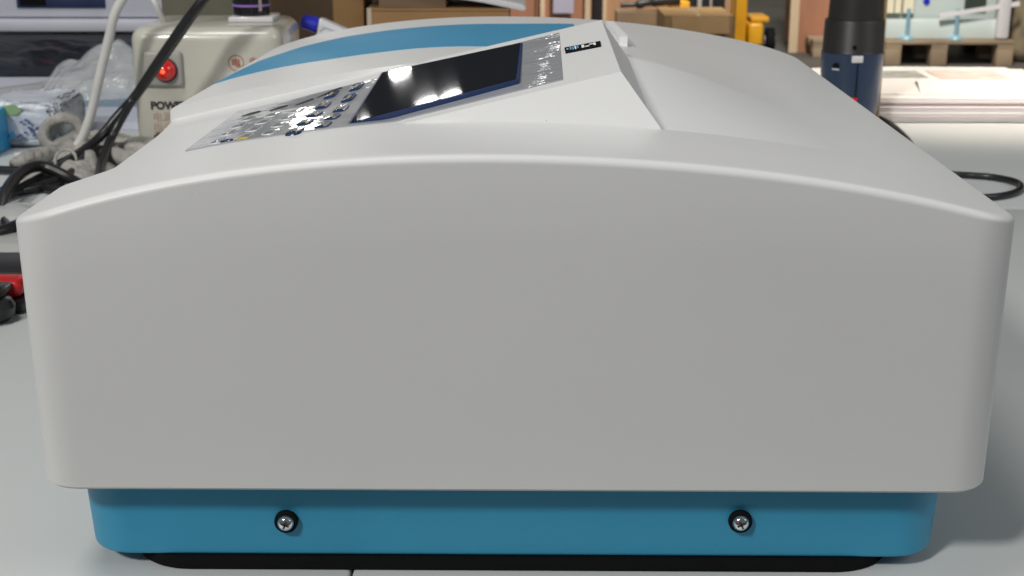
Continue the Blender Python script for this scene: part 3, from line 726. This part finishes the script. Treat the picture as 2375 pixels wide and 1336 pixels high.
# pallets
def pallet(x0, x1, y0, y1, z0, h, label):
    e = empty('wooden_pallet', ((x0 + x1) / 2, (y0 + y1) / 2, z0), label, 'pallet', 'wooden pallets on the floor')
    hx, hy = (x1 - x0) / 2, (y1 - y0) / 2
    for k in range(5): 
        yy = -hy + (2 * hy - .09) * k / 4; obj('deck_board', box(-hx, hx, yy, yy + .09, h - .022, h, .003), M['pallet'], e)
    for xx in (-hx, -hx * .28, hx - .09):
        for yy in (-hy, -.045, hy - .09): obj('block', box(xx, xx + .09, yy, yy + .09, .0, h - .045, .003), M['pallet'], e)
        obj('stringer', box(xx, xx + .09, -hy, hy, h - .0445, h - .0225), M['pallet'], e)
    return e
pallet(1.99, 2.70, 7.4, 8.1, -.78, .14, 'wooden pallet right of the heat gun, under the pale glass crate')
pallet(1.66, 1.98, 7.75, 8.4, -.78, .10, 'low wooden pallet just left of the heat gun nozzle')
gc = empty('glass_crate', (2.33, 7.75, -.64), 'pale glass cabinet with blue emblem and cream sheets on a pallet', 'cabinet')
part(gc, 'glass_panel', box(2.02, 2.66, 7.55, 7.9, -.638, .6, .004), M['glass'])
for k, (a, b) in enumerate(((2.005, 2.045), (2.053, 2.085), (2.10, 2.155))): part(gc, 'cream_sheet', box(a, b, 7.50, 7.545, -.50, .6), M['cream'])
part(gc, 'base_rail', box(2.0, 2.66, 7.46, 7.498, -.638, -.53, .004), M['glass'])
part(gc, 'emblem', lathe([(0, .008), (.017, .007), (.02, 0)], 20, '-Y', (2.238, 7.548, -.44)), M['cobalt'])
part(gc, 'window', box(2.45, 2.565, 7.53, 7.549, -.482, .3), M['greendark'])
for x in (2.115, 2.385):
    p_ = part(gc, 'blue_post', lathe([(0, -.636), (.011, -.636), (.011, -.47), (0, -.47)], 14, loc=(x, 7.44, 0)), M['bluepost'])
    part(gc, 'post_foot', lathe([(0, -.637), (.04, -.637), (.03, -.622), (.012, -.615)], 18, loc=(x, 7.44, 0)), M['bluepost'], p_)
part(gc, 'foam_corner', box(2.605, 2.675, 7.42, 7.50, -.635, .6, .015), M['wrap'])
fs = obj('foam_strap', xform(box(-.22, .22, -.004, .004, -.012, .012), Matrix.Translation((2.50, 7.43, -.475)) @ Matrix.Rotation(R(-9), 4, 'Y')), M['wrap'], None); fs.parent = gc; fs.location = -Vector(gc.location)
sk = obj('canvas_sack', box(2.71, 3.3, 7.5, 8.1, -.78, .5, .08, 4), M['stain']); tag(sk, 'brown canvas covered stack at the right edge beyond the glass crate', 'covered stack')
pv = obj('foam_sheet', xform(box(-.03, .03, -.3, .3, -.44, .44, .01), Matrix.Translation((1.86, 8.1, -.42)) @ Matrix.Rotation(R(9), 4, 'Y')), M['wrap']); tag(pv, 'grey white foam sheet leaning beside the narrow plywood crate', 'foam sheet')

# ------------------------------------------------------------------ heat gun
hg = empty('heat_gun', (.389, 1.14, 0), 'navy heat gun standing upright, black nozzle up, behind the instrument', 'heat gun')
gx, gy = .3905, 1.14
part(hg, 'body', lathe([(0, .0008), (.026, .0008), (.031, .006), (.034, .03), (.0355, .06), (.0362, .085), (.0365, .0915), (0, .0915)], 40, loc=(gx, gy, 0)), M['gunblue'])
part(hg, 'collar', lathe([(.0362, .092), (.0355, .0935), (.0345, .1275), (.0338, .129), (.0312, .1292)], 40, loc=(gx, gy, 0)), M['gunblack'])
part(hg, 'nozzle', lathe([(.0312, .1292), (.0308, .135), (.0288, .185), (.026, .24), (.024, .25), (.020, .25), (.019, .2)], 40, loc=(gx, gy, 0)), M['gunblack'])
part(hg, 'nameplate', box(gx - .0085, gx + .0045, gy - .0376, gy - .034, .0825, .0905, .0008), M['white'])
part(hg, 'housing_seam', box(gx - .0015, gx - .0007, gy - .0368, gy - .030, .02, .082), M['rubber'])
part(hg, 'red_switch', box(gx - .006, gx + .001, gy - .0385, gy - .03, .034, .042, .0015), M['redtool'])
part(hg, 'collar_screw', lathe([(0, .002), (.0022, .002), (.0026, 0)], 14, '-Y', (gx - .006, gy - .0345, .100)), M['rubber'])
part(hg, 'vent_mark', xform(prism([(-.0045, 0), (.0045, 0), (.0035, .004), (0, .0055), (-.0035, .004)], -.0005, .0005), Matrix.Translation((gx, gy, .076)) @ Matrix.Rotation(R(-42), 4, 'Z') @ Matrix.Translation((0, -.0366, 0))), M['rubber'])
part(hg, 'vent_line', xform(box(-.0045, .0045, -.0005, .0005, -.0015, 0), Matrix.Translation((gx, gy, .0745)) @ Matrix.Rotation(R(-42), 4, 'Z') @ Matrix.Translation((0, -.0366, 0))), M['white'])
part(hg, 'edge_light', xform(box(-.003, .003, -.010, .010, .004, .25, .002), Matrix.Translation((gx + .0335, gy + .006, 0))), M['tan_edge_light'])  # tan strip paints the warm light along the gun's right edge

# ------------------------------------------------------------------ paper stack on the right
ps = empty('paper_stack', (.52, 1.30, 0), 'stack of printed white and pinkish papers lit warmly at right', 'paper stack')
z = .0008; lay = 9
for k in range(lay):
    j = random.uniform(-.006, .006); th = .0034
    part(ps, 'paper_sheaf', box(.335 + j, .690 + j * .7, 1.172 + random.uniform(-.004, .004), 1.425 + j, z, z + th - .0004, .0006), M['pinkpaper' if k % 3 and k < 8 else 'paper'])
    z += th
top = z
part(ps, 'top_sheet', prism([(.338, 1.20), (.60, 1.185), (.70, 1.20), (.668, 1.43), (.52, 1.436), (.40, 1.42)], z, z + .0015, 'XY'), M['paper'])
z += .0018
tb_ = [(.440, 1.345, .052, .045, 'ink'), (.505, 1.345, .05, .045, 'ink')]
for k in range(7):
    part(ps, 'printed_line', box(.425, .535, 1.325 + .010 * k, 1.3305 + .010 * k, z, z + .0003), M['ink'])
part(ps, 'printed_box', box(.548, .640, 1.315, 1.395, z, z + .0003), M['pinkink'])
part(ps, 'loose_sheet', xform(prism([(-.07, -.05), (.06, -.055), (.075, .03), (-.05, .045)], 0, .0012, 'XY'), Matrix.Translation((.56, 1.245, z + .001)) @ Matrix.Rotation(R(2), 4, 'X')), M['paper'])
